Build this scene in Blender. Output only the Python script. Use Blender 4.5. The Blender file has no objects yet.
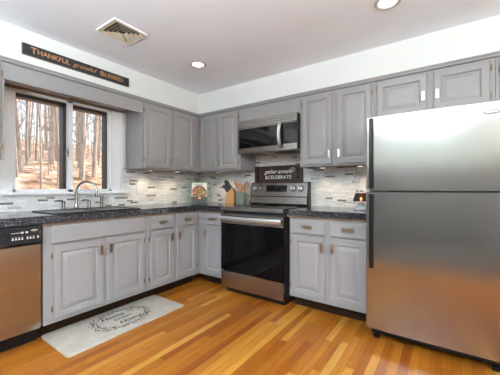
import bpy, bmesh, math, random
from mathutils import Vector, Matrix
random.seed(7)
S = bpy.context.scene
COL = S.collection
PI = math.pi
# ------------------------------------------------------------------ camera, world, light, exposure
cam_d = bpy.data.cameras.new('camera'); cam = bpy.data.objects.new('camera', cam_d); COL.objects.link(cam)
cam.location = (3.0005, -2.9701, 1.1151); cam.rotation_euler = (PI/2, 0, math.radians(35.036))
cam_d.sensor_width = 36; cam_d.lens = 36*280.3157/500; cam_d.shift_y = 0.001; cam_d.clip_start = 0.05
S.camera = cam
S.view_settings.view_transform = 'Standard'; S.view_settings.look = 'None'
S.view_settings.gamma = 1; S.view_settings.use_curve_mapping = False
S.view_settings.exposure = 0.08
W = bpy.data.worlds.new('sky'); S.world = W; W.use_nodes = True
wn = W.node_tree; bg = wn.nodes['Background']
sk = wn.nodes.new('ShaderNodeTexSky'); sk.sky_type = 'NISHITA'; sk.sun_disc = False
sk.sun_elevation = math.radians(38); sk.sun_rotation = math.radians(0); sk.air_density = 1.2; sk.dust_density = 3.0
wn.links.new(sk.outputs[0], bg.inputs[0]); bg.inputs[1].default_value = 0.38

def light(kind, name, loc, energy, color=(1, 1, 1), rot=(0, 0, 0), **kw):
    d = bpy.data.lights.new(name, kind); d.energy = energy; d.color = color
    for k, v in kw.items(): setattr(d, k, v)
    o = bpy.data.objects.new(name, d); COL.objects.link(o); o.location = loc; o.rotation_euler = rot
    return o
# sun from behind the house: lights the woods, does not reach into the room
sun_dir = Vector((0.02, 0.77, 0.64)).normalized()
sun = light('SUN', 'sun', (0, 0, 12), 6.0, (1.0, 0.96, 0.90), angle=0.01)
sun.rotation_euler = sun_dir.to_track_quat('Z', 'Y').to_euler()
# unseen uplight added as fill, bounced off the ceiling; daylight comes in by the windows
light('AREA', 'added_uplight', (2.5, -4.1, 1.55), 310, (0.79, 0.91, 1.0), (PI, 0, 0), shape='DISK', size=.5)
DOWN_W = 7      # recessed ceiling lamps
light('POINT', 'added_fill_glow', (4.4, -2.7, 1.8), 92, (1.0, .95, .88), shadow_soft_size=.22)  # unseen point light added for frontal fill, no fixture
PUCK_W = 3.8     # lamps under the wall cabinets

# ------------------------------------------------------------------ materials
def lin(r, g, b):
    f = lambda c: (c/255/12.92 if c/255 <= .04045 else ((c/255+.055)/1.055)**2.4)
    return (f(r), f(g), f(b), 1)
class NT:
    def __init__(s, name):
        s.m = bpy.data.materials.new(name); s.m.use_nodes = True; s.t = s.m.node_tree
        s.b = s.t.nodes['Principled BSDF']; s.out = s.t.nodes['Material Output']
    def n(s, t, **kw):
        x = s.t.nodes.new('ShaderNode'+t)
        for k, v in kw.items(): setattr(x, k, v)
        return x
    def l(s, a, b): s.t.links.new(a, b)
    def math(s, op, a, b=None, c=None):
        x = s.n('Math', operation=op)
        for i, v in enumerate((a, b, c)):
            if v is None: continue
            if isinstance(v, (int, float)): x.inputs[i].default_value = v
            else: s.l(v, x.inputs[i])
        return x.outputs[0]
    def ramp(s, fac, stops, interp='LINEAR'):
        x = s.n('ValToRGB'); x.color_ramp.interpolation = interp
        e = x.color_ramp.elements
        while len(e) < len(stops): e.new(0.5)
        for q, (p, c) in zip(e, stops): q.position = p; q.color = c if len(c) == 4 else (*c, 1)
        s.l(fac, x.inputs[0]); return x.outputs[0]
    def mix(s, fac, a, b, mode='MIX'):
        x = s.n('Mix', data_type='RGBA', blend_type=mode)
        for sock, v in ((x.inputs[0], fac), (x.inputs[6], a), (x.inputs[7], b)):
            if isinstance(v, (int, float)): sock.default_value = v
            elif isinstance(v, tuple): sock.default_value = v if len(v) == 4 else (*v, 1)
            else: s.l(v, sock)
        return x.outputs[2]
    def coord(s):
        return s.n('TexCoord').outputs['Object']
    def noise(s, vec, scale, detail=3, rough=.5, mapscale=None):
        if mapscale:
            mp = s.n('Mapping'); mp.inputs['Scale'].default_value = mapscale; s.l(vec, mp.inputs[0]); vec = mp.outputs[0]
        x = s.n('TexNoise'); x.inputs['Scale'].default_value = scale; x.inputs['Detail'].default_value = detail
        x.inputs['Roughness'].default_value = rough; s.l(vec, x.inputs['Vector']); return x.outputs['Fac']
    def bump(s, h, strength=.2, dist=.002):
        x = s.n('Bump'); x.inputs['Strength'].default_value = strength; x.inputs['Distance'].default_value = dist
        s.l(h, x.inputs['Height']); s.l(x.outputs[0], s.b.inputs['Normal'])
def flat(name, col, rough=.5, metal=0, var=.06, scale=12, coat=0, spec=.5):
    k = NT(name); f = k.noise(k.coord(), scale, 3)
    a = tuple(max(0, c*(1-var)) for c in col[:3]); b = tuple(min(1, c*(1+var)) for c in col[:3])
    k.l(k.ramp(f, [(.3, a), (.7, b)]), k.b.inputs['Base Color'])
    k.b.inputs['Roughness'].default_value = rough; k.b.inputs['Metallic'].default_value = metal
    k.b.inputs['Coat Weight'].default_value = coat; k.b.inputs['Specular IOR Level'].default_value = spec
    return k.m
def steel(name, col, rough, mapscale, an=.0):
    k = NT(name); f = k.noise(k.coord(), 1.0, 4, .7, mapscale)
    a = tuple(c*.965 for c in col); b = tuple(min(1, c*1.03) for c in col)
    k.l(k.ramp(f, [(.3, a), (.7, b)]), k.b.inputs['Base Color']); k.b.inputs['Metallic'].default_value = 1
    k.b.inputs['Roughness'].default_value = rough
    if an:
        tg = k.n('Tangent', direction_type='RADIAL', axis='Z'); k.l(tg.outputs[0], k.b.inputs['Tangent'])
        k.b.inputs['Anisotropic'].default_value = an
    k.bump(f, .04, .0004)
    return k.m
def emit(name, col, st):
    k = NT(name); k.b.inputs['Emission Color'].default_value = (*col, 1); k.b.inputs['Emission Strength'].default_value = st
    k.b.inputs['Base Color'].default_value = (*col, 1) if st > 1 else (.01, .01, .012, 1); return k.m

M = {}
M['paint'] = flat('grey_cabinet_paint', (.318, .310, .306), .38, var=.02, scale=5)
M['wall'] = flat('white_wall_paint', (.785, .805, .78), .8, var=.012, scale=3)
M['ceil'] = flat('ceiling_paint', (.85, .875, .925), .9, var=.012, scale=3)
M['taupe'] = flat('taupe_wall_paint', (.16, .155, .15), .8, var=.03)
M['dark_floor'] = flat('added_dark_floor', (.07, .065, .06), .95, var=.2, scale=60)
M['trim'] = flat('white_trim_paint', (.88, .88, .885), .4, var=.01)
M['steel'] = steel('brushed_steel', (.37, .34, .30), .2, (4, 4, 260), .6)
M['steel2'] = steel('range_steel', (.37, .34, .31), .26, (4, 4, 200))
M['chrome'] = flat('polished_nickel', (.72, .70, .66), .16, 1, .02)
M['hsteel'] = flat('bright_handle_steel', (.82, .80, .77), .3, 1, .02)
M['nickel'] = flat('satin_nickel', (.68, .64, .58), .27, 1, .03)
M['fnickel'] = flat('brushed_nickel_faucet', (.50, .47, .43), .25, 1, .03)
M['nickel_floor_tint'] = flat('satin_nickel_floor_tint', (.42, .325, .24), .3, 1, .05)  # satin nickel with the floor's orange reflection put into the colour
M['brass'] = flat('brass', (.27, .20, .10), .3, 1, .08)
M['black'] = flat('black_plastic', (.008, .008, .009), .3, var=.1, spec=.3)
M['bglass'] = flat('black_glass', (.004, .004, .005), .06, var=.05)
M['oglass'] = flat('oven_glass', (.003, .003, .004), .10, var=.05, spec=.22)
M['dark'] = flat('dark_body', (.02, .02, .022), .5)
M['fside'] = flat('fridge_side_grey', (.25, .25, .26), .45)
M['keyg'] = flat('key_grey', (.07, .07, .075), .4)
M['grey'] = flat('pale_grey_plastic', (.50, .50, .51), .45)
M['cordg'] = flat('cord_grey', (.20, .19, .18), .5)
M['badgem'] = flat('badge_grey', (.16, .16, .165), .35, .6, .03)
M['ringm'] = flat('lamp_ring_beige', (.50, .46, .42), .5, var=.02)
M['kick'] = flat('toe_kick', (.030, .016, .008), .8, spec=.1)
M['bronze'] = flat('dark_bronze_frame', (.035, .022, .016), .45)
M['ply'] = flat('raw_wood_edge', (.19, .115, .065), .6, var=.15, scale=30)
M['lwhite'] = flat('light_trim_white', (.85, .84, .82), .5, var=.01)
M['beige'] = flat('vent_beige', (.62, .54, .42), .5, var=.04)
M['ventdark'] = flat('duct_dark', (.10, .085, .065), .8)
M['bulb'] = emit('lamp_diffuser', (1, .95, .85), 2.5)
M['puck'] = emit('puck_lens', (1, .78, .50), 2.2)
M['warm'] = emit('small_bulb', (1, .66, .30), 14)
M['plate'] = flat('white_plastic', (.78, .78, .76), .4, var=.01)
M['slot'] = flat('slot_dark', (.05, .05, .05), .5)
M['chalk'] = flat('black_sign_board', (.022, .025, .032), .6, var=.12, scale=25)
M['copper'] = flat('copper_lettering', (.52, .24, .085), .5, var=.1)
M['white'] = flat('white_lettering', (.82, .82, .80), .6, var=.02)
M['ink'] = flat('charcoal_print', (.045, .045, .047), .8, var=.1)
M['green'] = flat('green_cover', (.045, .21, .075), .4)
M['paper'] = flat('paper', (.80, .78, .72), .7, var=.03)
M['sage'] = flat('sage_green_glaze', (.20, .25, .19), .28, var=.06)
M['ceramic'] = flat('white_ceramic', (.80, .80, .80), .25, var=.01)
M['sinkm'] = flat('black_composite_sink', (.012, .012, .013), .28, var=.2, scale=80)
M['red'] = flat('tomato_red', (.42, .06, .025), .5, var=.3, scale=60)
M['leafg'] = flat('salad_green', (.16, .26, .045), .5, var=.3, scale=60)
M['cheese'] = flat('cream_food', (.68, .50, .24), .5, var=.2, scale=60)
M['brownf'] = flat('brown_bowl', (.16, .055, .03), .4, var=.2, scale=50)
M['slatbg'] = flat('dark_table_print', (.05, .045, .045), .5, var=.4, scale=40)
M['orange'] = flat('amber_lamp', (.7, .3, .05), .4)
def wood(name, dark, light_, mapscale, rough=.45):
    k = NT(name); c = k.coord(); f = k.noise(c, 1.0, 5, .65, mapscale)
    k.l(k.ramp(f, [(.28, dark), (.72, light_)]), k.b.inputs['Base Color']); k.b.inputs['Roughness'].default_value = rough
    k.bump(f, .1, .001); return k.m
M['maple'] = wood('light_block_wood', lin(196, 132, 72), lin(226, 172, 108), (60, 60, 9))
M['spoonw'] = wood('utensil_wood', lin(150, 98, 54), lin(200, 146, 92), (50, 50, 8))
M['signw'] = wood('dark_stained_wood', (.014, .006, .003), (.085, .032, .011), (5, 40, 45), .5)
M['cleat'] = wood('cleat_wood', (.03, .017, .009), (.085, .048, .026), (50, 50, 6))
M['bark'] = wood('tree_bark', lin(146, 128, 112), lin(214, 200, 184), (9, 9, 2.2), .9)
def floor_mat():
    k = NT('oak_strip_floor'); c = k.coord(); sp = k.n('SeparateXYZ'); k.l(c, sp.inputs[0])
    w = .054
    xr = k.math('DIVIDE', sp.outputs[0], w); row = k.math('FLOOR', xr); fx = k.math('FRACT', xr)
    wn1 = k.n('TexWhiteNoise', noise_dimensions='1D'); k.l(row, wn1.inputs['W'])
    yy = k.math('DIVIDE', k.math('ADD', sp.outputs[1], k.math('MULTIPLY', wn1.outputs['Value'], 7.3)), 1.05)
    seg = k.math('FLOOR', yy); fy = k.math('FRACT', yy)
    cb = k.n('CombineXYZ'); k.l(row, cb.inputs[0]); k.l(seg, cb.inputs[1])
    wn2 = k.n('TexWhiteNoise', noise_dimensions='3D'); k.l(cb.outputs[0], wn2.inputs['Vector'])
    base = k.ramp(wn2.outputs['Value'], [(0, lin(132, 70, 20)), (.14, lin(148, 83, 24)), (.32, lin(157, 93, 28)), (.55, lin(165, 102, 32)), (.82, lin(174, 113, 38)), (.94, lin(188, 135, 56)), (1, lin(196, 148, 70))])
    off = k.n('VectorMath', operation='SCALE'); k.l(cb.outputs[0], off.inputs[0]); off.inputs['Scale'].default_value = 3.17
    ad = k.n('VectorMath', operation='ADD'); k.l(c, ad.inputs[0]); k.l(off.outputs[0], ad.inputs[1])
    g1 = k.noise(ad.outputs[0], 1.0, 5, .6, (55, 3.0, 1))
    g2 = k.noise(ad.outputs[0], 1.0, 2, .5, (9, 1.1, 1))
    grain = k.ramp(g1, [(.3, (.80, .76, .70)), (.62, (1.06, 1.05, 1.04))])
    tone = k.ramp(g2, [(.3, (.9, .88, .86)), (.7, (1.08, 1.07, 1.05))])
    col = k.mix(1, k.mix(1, base, grain, 'MULTIPLY'), tone, 'MULTIPLY')
    ex = k.math('ABSOLUTE', k.math('SUBTRACT', fx, .5)); ey = k.math('ABSOLUTE', k.math('SUBTRACT', fy, .5))
    gap = k.math('MAXIMUM', k.math('GREATER_THAN', ex, .480), k.math('GREATER_THAN', ey, .4983))
    k.l(k.mix(k.math('MULTIPLY', gap, .75), col, (.07, .028, .010)), k.b.inputs['Base Color'])
    k.b.inputs['Roughness'].default_value = .33; k.b.inputs['Specular IOR Level'].default_value = .35
    k.bump(k.math('SUBTRACT', k.math('MULTIPLY', g1, .15), gap), .25, .001)
    return k.m
M['floor'] = floor_mat()
def tile_mat(name, axis):
    k = NT(name); c = k.coord(); sp = k.n('SeparateXYZ'); k.l(c, sp.inputs[0])
    u, v = sp.outputs[axis], sp.outputs[2]
    zr = k.math('DIVIDE', v, .0195); row = k.math('FLOOR', zr); fz = k.math('FRACT', zr)
    wa = k.n('TexWhiteNoise', noise_dimensions='1D'); k.l(k.math('ADD', row, .37), wa.inputs['W'])
    wb = k.n('TexWhiteNoise', noise_dimensions='1D'); k.l(k.math('ADD', row, 91.7), wb.inputs['W'])
    L = k.math('ADD', .065, k.math('MULTIPLY', wb.outputs['Value'], .06))
    uu = k.math('DIVIDE', k.math('ADD', u, k.math('MULTIPLY', wa.outputs['Value'], 3.1)), L)
    seg = k.math('FLOOR', uu); fu = k.math('FRACT', uu)
    cb = k.n('CombineXYZ'); k.l(row, cb.inputs[0]); k.l(seg, cb.inputs[1]); cb.inputs[2].default_value = 4.2+axis
    wc = k.n('TexWhiteNoise', noise_dimensions='3D'); k.l(cb.outputs[0], wc.inputs['Vector'])
    r = wc.outputs['Value']
    col = k.ramp(r, [(0, (.76, .75, .73)), (.2, (.83, .82, .80)), (.42, (.77, .75, .72)), (.58, (.86, .86, .85)), (.80, (.70, .70, .69)), (.905, (.50, .49, .48)), (.935, (.27, .225, .20)), (.97, (.18, .145, .13))], 'CONSTANT')
    mot = k.noise(c, 60, 3)
    col = k.mix(1, col, k.ramp(mot, [(.3, (.93, .93, .92)), (.7, (1.05, 1.05, 1.05))]), 'MULTIPLY')
    gap = k.math('MAXIMUM', k.math('GREATER_THAN', k.math('ABSOLUTE', k.math('SUBTRACT', fz, .5)), .465),
                 k.math('GREATER_THAN', k.math('ABSOLUTE', k.math('SUBTRACT', fu, .5)), .488))
    k.l(k.mix(gap, col, (.62, .61, .58)), k.b.inputs['Base Color'])
    k.l(k.math('ADD', .12, k.math('MULTIPLY', wc.outputs['Value'], .3)), k.b.inputs['Roughness'])
    k.bump(k.math('SUBTRACT', r, k.math('MULTIPLY', gap, 2)), .15, .001)
    return k.m
M['tile_y'] = tile_mat('mosaic_window_side', 1); M['tile_x'] = tile_mat('mosaic_range_side', 0)
def granite():
    k = NT('black_speckled_counter'); c = k.coord()
    v = k.n('TexVoronoi'); v.inputs['Scale'].default_value = 210; k.l(c, v.inputs['Vector'])
    f = k.n('SeparateColor'); k.l(v.outputs['Color'], f.inputs[0])
    n = k.noise(c, 70, 4, .7)
    a = k.ramp(f.outputs[0], [(0, (.012, .012, .014)), (.5, (.022, .022, .026)), (.72, (.06, .06, .07)), (.86, (.11, .11, .12)), (.95, (.20, .20, .21))], 'CONSTANT')
    k.l(k.mix(1, a, k.ramp(n, [(.35, (.55, .55, .55)), (.65, (1.3, 1.3, 1.3))]), 'MULTIPLY'), k.b.inputs['Base Color'])
    k.b.inputs['Roughness'].default_value = .11
    return k.m
M['granite'] = granite()
def glass(name, tint=(1, 1, 1), refl=1.0):
    k = NT(name); t = k.n('BsdfTransparent'); t.inputs[0].default_value = (*tint, 1); g = k.n('BsdfGlossy'); g.inputs['Roughness'].default_value = .02
    fr = k.n('Fresnel'); fr.inputs[0].default_value = 1.35; mx = k.n('MixShader')
    n = k.noise(k.coord(), 3); k.l(k.math('MULTIPLY', fr.outputs[0], k.math('MULTIPLY_ADD', n, .05, refl)), mx.inputs[0])
    k.l(t.outputs[0], mx.inputs[1]); k.l(g.outputs[0], mx.inputs[2]); k.l(mx.outputs[0], k.out.inputs[0]); return k.m
M['glass'] = glass('window_glass'); M['smoke'] = glass('smoked_amber_glass', (.16, .085, .05), 1.2)
def mat_mat():
    k = NT('kitchen_mat_vinyl'); f = k.noise(k.coord(), 9, 5, .6)
    k.l(k.ramp(f, [(.3, lin(168, 159, 146)), (.7, lin(188, 180, 167))]), k.b.inputs['Base Color']); k.b.inputs['Roughness'].default_value = .6
    return k.m
M['mat'] = mat_mat()
def litter():
    k = NT('leaf_litter'); c = k.coord(); v = k.n('TexVoronoi'); v.inputs['Scale'].default_value = 3.2; k.l(c, v.inputs['Vector'])
    f = k.n('SeparateColor'); k.l(v.outputs['Color'], f.inputs[0]); n = k.noise(c, .8, 5, .65)
    a = k.ramp(f.outputs[0], [(0, lin(70, 50, 36)), (.3, lin(140, 100, 68)), (.6, lin(172, 132, 98)), (.85, lin(214, 198, 180))])
    b = k.ramp(n, [(.38, lin(74, 62, 50)), (.5, lin(176, 128, 88)), (.62, lin(222, 204, 184))])
    k.l(k.mix(.5, a, b), k.b.inputs['Base Color']); k.b.inputs['Roughness'].default_value = .95; k.bump(f.outputs[1], .6, .05); return k.m
M['litter'] = litter()

# ------------------------------------------------------------------ mesh helpers
ident = lambda u, d, z: (u, d, z)
BACK = lambda u, d, z: (u, -d, z)          # u along the range wall, d out of the wall
LEFT = lambda u, d, z: (d, u, z)           # u along the window wall, d out of the wall
class MB:
    def __init__(s, f=ident): s.v = []; s.f = []; s.map = f
    def add(s, vs, fs):
        b = len(s.v); s.v += [s.map(*p) for p in vs]; s.f += [tuple(b+i for i in q) for q in fs]; return s
    def box(s, u0, u1, d0, d1, z0, z1):
        vs = [(u0, d0, z0), (u1, d0, z0), (u1, d1, z0), (u0, d1, z0), (u0, d0, z1), (u1, d0, z1), (u1, d1, z1), (u0, d1, z1)]
        return s.add(vs, [(0, 3, 2, 1), (4, 5, 6, 7), (0, 1, 5, 4), (1, 2, 6, 5), (2, 3, 7, 6), (3, 0, 4, 7)])
    def panel(s, u0, u1, z0, z1, rings):
        """nested rectangles (inset, depth): a moulded door or drawer front with real relief"""
        vs = []; fs = []
        for (i, d) in rings: vs += [(u0+i, d, z0+i), (u1-i, d, z0+i), (u1-i, d, z1-i), (u0+i, d, z1-i)]
        for k in range(len(rings)-1):
            for j in range(4): a = 4*k+j; b = 4*k+(j+1) % 4; fs.append((a, b, b+4, a+4))
        n = 4*(len(rings)-1); fs.append((n, n+1, n+2, n+3)); fs.append((3, 2, 1, 0))
        return s.add(vs, fs)
    def tube(s, pts, r, n=10, cap=True):
        pts = [Vector(p) for p in pts]; rs = r if isinstance(r, (list, tuple)) else [r]*len(pts)
        vs = []; fs = []; prev = None
        for i, p in enumerate(pts):
            t = (pts[min(i+1, len(pts)-1)]-pts[max(i-1, 0)]).normalized()
            if prev is None: a = t.orthogonal().normalized()
            else:
                a = prev-t*prev.dot(t); a = a.normalized() if a.length > 1e-6 else t.orthogonal().normalized()
            prev = a; b = t.cross(a)
            for j in range(n): q = p+(a*math.cos(2*PI*j/n)+b*math.sin(2*PI*j/n))*rs[i]; vs.append(tuple(q))
        for i in range(len(pts)-1):
            for j in range(n): fs.append((i*n+j, i*n+(j+1) % n, (i+1)*n+(j+1) % n, (i+1)*n+j))
        if cap: fs.append(tuple(range(n))[::-1]); fs.append(tuple(range((len(pts)-1)*n, len(pts)*n)))
        return s.add(vs, fs)
    def lathe(s, prof, c=(0, 0, 0), n=28, axis='z'):
        vs = []; fs = []
        for r, h in prof:
            for j in range(n):
                x, y = r*math.cos(2*PI*j/n), r*math.sin(2*PI*j/n)
                if axis == 'z': vs.append((c[0]+x, c[1]+y, c[2]+h))
                else: vs.append((c[0]+x, c[1]+h, c[2]+y))
        for i in range(len(prof)-1):
            for j in range(n): fs.append((i*n+j, i*n+(j+1) % n, (i+1)*n+(j+1) % n, (i+1)*n+j))
        if prof[0][0] > 1e-5: fs.append(tuple(range(n))[::-1])
        if prof[-1][0] > 1e-5: fs.append(tuple(range((len(prof)-1)*n, len(prof)*n)))
        return s.add(vs, fs)
    def prism(s, outline, d0, d1):
        """outline in (u, z), extruded in d"""
        n = len(outline); vs = [(u, d0, z) for u, z in outline]+[(u, d1, z) for u, z in outline]
        return s.add(vs, [tuple(range(n))[::-1], tuple(range(n, 2*n))]+[(i, (i+1) % n, n+(i+1) % n, n+i) for i in range(n)])
    def loft(s, loops):
        n = len(loops[0]); vs = [p for l in loops for p in l]; fs = []
        for k in range(len(loops)-1):
            for j in range(n): fs.append((k*n+j, k*n+(j+1) % n, (k+1)*n+(j+1) % n, (k+1)*n+j))
        fs.append(tuple(range(n))[::-1]); fs.append(tuple(range((len(loops)-1)*n, len(loops)*n)))
        return s.add(vs, fs)
    def build(s, name, mat, parent=None, bevel=0, seg=2, smooth=35, xf=None):
        bm = bmesh.new(); vs = [bm.verts.new(v) for v in s.v]
        for f in s.f:
            try: bm.faces.new([vs[i] for i in f])
            except ValueError: pass
        bmesh.ops.remove_doubles(bm, verts=bm.verts, dist=1e-6)
        if bevel:
            bm.normal_update()
            es = [e for e in bm.edges if len(e.link_faces) == 2 and e.calc_face_angle(0) > .6]
            bmesh.ops.bevel(bm, geom=es, offset=bevel, segments=seg, affect='EDGES', clamp_overlap=True)
        if xf: bmesh.ops.transform(bm, matrix=xf, verts=bm.verts)
        bmesh.ops.recalc_face_normals(bm, faces=bm.faces)
        return finish(name, bm, mat, parent, smooth)
ORG = {}
def org(o): return ORG.get(o.name, Vector((0, 0, 0)))
def finish(name, bm, mat, parent=None, smooth=35):
    me = bpy.data.meshes.new(name); off = None
    if parent is not None: off = org(parent)
    else:
        xs = [v.co.x for v in bm.verts]; ys = [v.co.y for v in bm.verts]; zs = [v.co.z for v in bm.verts]
        off = Vector(((min(xs)+max(xs))/2, (min(ys)+max(ys))/2, min(zs)))
        if name.startswith(('floor', 'backsplash', 'wall', 'ceiling', 'ground', 'countertop')): off = Vector((0, 0, 0))
    bmesh.ops.translate(bm, vec=-off, verts=bm.verts)
    bm.to_mesh(me); bm.free(); me.materials.append(M[mat] if isinstance(mat, str) else mat)
    if smooth and len(me.polygons):
        me.polygons.foreach_set('use_smooth', [True]*len(me.polygons)); me.set_sharp_from_angle(angle=math.radians(smooth))
    o = bpy.data.objects.new(name, me); COL.objects.link(o)
    if parent is not None: o.parent = parent
    else: o.location = off
    ORG[o.name] = off
    return o
def tag(o, label, cat, group=None, kind=None):
    if label: o['label'] = label
    if cat: o['category'] = cat
    if group: o['group'] = group
    if kind: o['kind'] = kind
    return o
def thing(name, loc, label, cat, group=None):
    o = bpy.data.objects.new(name, None); COL.objects.link(o); o.location = loc; o.empty_display_size = .05
    ORG[o.name] = Vector(loc); return tag(o, label, cat, group)
def struct(name, mb, mat, **kw):
    o = mb.build(name, mat, **kw); o['kind'] = 'structure'; return o
def text(name, body, mat, parent, size, frame, depth=.0015, shear=0, spacing=1, xs=1, bold=0, align='CENTER'):
    """frame: 4x4 matrix taking text x,y,z to the world"""
    cu = bpy.data.curves.new(name, 'FONT'); cu.body = body; cu.size = size; cu.extrude = depth; cu.shear = shear; cu.space_character = spacing
    cu.align_x = align; cu.align_y = 'CENTER'; cu.offset = bold; cu.resolution_u = 3
    o = bpy.data.objects.new(name, cu); COL.objects.link(o); bpy.context.view_layer.update()
    dg = bpy.context.evaluated_depsgraph_get(); me = bpy.data.meshes.new_from_object(o.evaluated_get(dg))
    bpy.data.objects.remove(o); bm = bmesh.new(); bm.from_mesh(me); bpy.data.meshes.remove(me)
    bmesh.ops.transform(bm, matrix=frame @ Matrix.Diagonal((xs, 1, 1, 1)), verts=bm.verts)
    return finish(name, bm, mat, parent, 0)
def FR(origin, x, y):
    x = Vector(x).normalized(); y = Vector(y).normalized(); z = x.cross(y)
    return Matrix(((x.x, y.x, z.x, origin[0]), (x.y, y.y, z.y, origin[1]), (x.z, y.z, z.z, origin[2]), (0, 0, 0, 1)))

H = 2.342; SOF = 2.072; RX = 4.8; RY = -5.4
# ------------------------------------------------------------------ the setting
struct('floor', MB().box(-.1, RX, RY, .1, -.05, 0), 'floor', smooth=0)
struct('floor_dark_added', MB().box(-.0, RX, RY, -3.15, 0, .012), 'dark_floor', smooth=0)  # unseen dark floor area added to darken the refrigerator's reflection
struct('ceiling', MB().box(-.1, RX+.1, RY-.1, .1, H, H+.1), 'ceil', smooth=0)
WY0, WY1, WZ0, WZ1 = -2.19, -1.33, 1.075, 1.985      # window hole in the window wall
m = MB().box(-.12, 0, RY, WY0, 0, H).box(-.12, 0, WY1, .1, 0, H).box(-.12, 0, WY0, WY1, 0, WZ0).box(-.12, 0, WY0, WY1, WZ1, H)
struct('wall_left', m, 'wall', smooth=0)
struct('wall_back', MB().box(0, RX, 0, .1, 0, H), 'wall', smooth=0)
m = MB().box(-.12, RX+.1, RY-.1, RY, 0, 1.6).box(-.12, RX+.1, RY-.1, RY, 2.24, H).box(-.12, .28, RY-.1, RY, 1.6, 2.24).box(4.32, RX+.1, RY-.1, RY, 1.6, 2.24)
struct('wall_front', m, 'taupe', smooth=0)  # unseen wall, given dark paint to shape the refrigerator's reflection
m = MB().box(RX, RX+.1, RY, .1, 0, .78).box(RX, RX+.1, RY, .1, 2.18, H).box(RX, RX+.1, RY, -5.1, .78, 2.18).box(RX, RX+.1, -2.4, .1, .78, 2.18)
struct('wall_right', m, 'wall', smooth=0)
struct('wall_soffit_left', MB().box(0, .332, RY, -.332, SOF, H), 'wall', smooth=0)
struct('wall_soffit_back', MB().box(0, RX, -.332, 0, SOF, H), 'wall', smooth=0)
m = MB(LEFT).box(-2.9, WY0-.12, 0, .008, .914, 1.34).box(WY0-.12, -1.2, 0, .008, .914, 1.055).box(-1.2, -.0, 0, .008, .914, 1.34)
o = struct('backsplash_left', m, 'tile_y', smooth=0); o['label'] = 'mosaic strip tiles around the window'
m = MB(BACK).box(.008, 2.56, 0, .008, .914, 1.34).box(1.0, 1.78, 0, .0085, 1.34, 1.52)
o = struct('backsplash_back', m, 'tile_x', smooth=0); o['label'] = 'mosaic strip tiles behind the range'

# the window over the sink
w = bpy.data.objects.new('window_1', None); COL.objects.link(w); w.location = (0, (WY0+WY1)/2, WZ0); ORG['window_1'] = w.location.copy(); w['kind'] = 'structure'
m = MB(LEFT)
for a, b in ((WY0-.105, WY0+.005), (WY1-.005, WY1+.125)):
    m.box(a, b, 0, .018, 1.075, 2.06); m.box(a+(.0 if a < -2 else .09), b-(.09 if a < -2 else 0), .018, .028, 1.075, 2.06)
m.box(WY0-.105, WY1+.125, 0, .0175, WZ1-.005, 2.066)
m.build('casing', 'trim', w, .002)
MB(LEFT).box(WY0-.135, WY1+.155, -.02, .05, 1.055, 1.078).box(WY0-.10, WY1+.12, 0, .016, 1.0345, 1.055).build('sill', 'trim', w, .003)
MID = -1.738
m = MB(LEFT)
for a, b in ((WY0, WY0+.028), (WY1-.028, WY1), (MID-.022, MID+.022)): m.box(a, b, -.045, .0, WZ0, WZ1)
m.box(WY0, WY1, -.045, .0, WZ0, WZ0+.03).box(WY0, WY1, -.045, .0, WZ1-.045, WZ1)
m.build('sash_frame', 'trim', w, .003)
for a, b in ((WY0+.004, MID-.012), (MID+.012, WY1-.004)):
    m = MB(LEFT); t = .034
    m.box(a, a+.012, -.135, -.046, WZ0, WZ1).box(b-t, b, -.135, -.046, WZ0, WZ1).box(a, b, -.135, -.046, WZ1-.075, WZ1).box(a, b, -.135, -.046, WZ0, WZ0+.022)
    f = m.build('storm_frame', 'bronze', w, .001); f['label'] = 'dark bronze storm window frame'
    MB(LEFT).box(a+.006, b-.006, -.084, -.080, WZ0+.006, WZ1-.03).build('pane', 'glass', f)
m = MB(LEFT).box(MID-.036, MID-.018, .0, .012, 1.42, 1.50).box(MID-.05, MID-.022, .012, .026, 1.45, 1.47)
m.build('latch', 'fnickel', w, .003)['label'] = 'small metal window latch'
# windows of the rest of the room
for nm, mb in (('window_2', MB().box(.28, 4.32, RY-.06, RY-.03, 1.6, 1.64).box(.28, 4.32, RY-.06, RY-.03, 2.2, 2.24).box(.28, .33, RY-.06, RY-.03, 1.6, 2.24).box(4.27, 4.32, RY-.06, RY-.03, 1.6, 2.24).box(1.6, 1.66, RY-.06, RY-.03, 1.6, 2.24).box(2.94, 3.0, RY-.06, RY-.03, 1.6, 2.24)),
               ('window_3', MB().box(RX+.03, RX+.06, -5.1, -2.4, .78, .82).box(RX+.03, RX+.06, -5.1, -2.4, 2.14, 2.18).box(RX+.03, RX+.06, -5.1, -5.06, .78, 2.18).box(RX+.03, RX+.06, -2.44, -2.4, .78, 2.18))):
    struct(nm, mb, 'trim')

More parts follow.
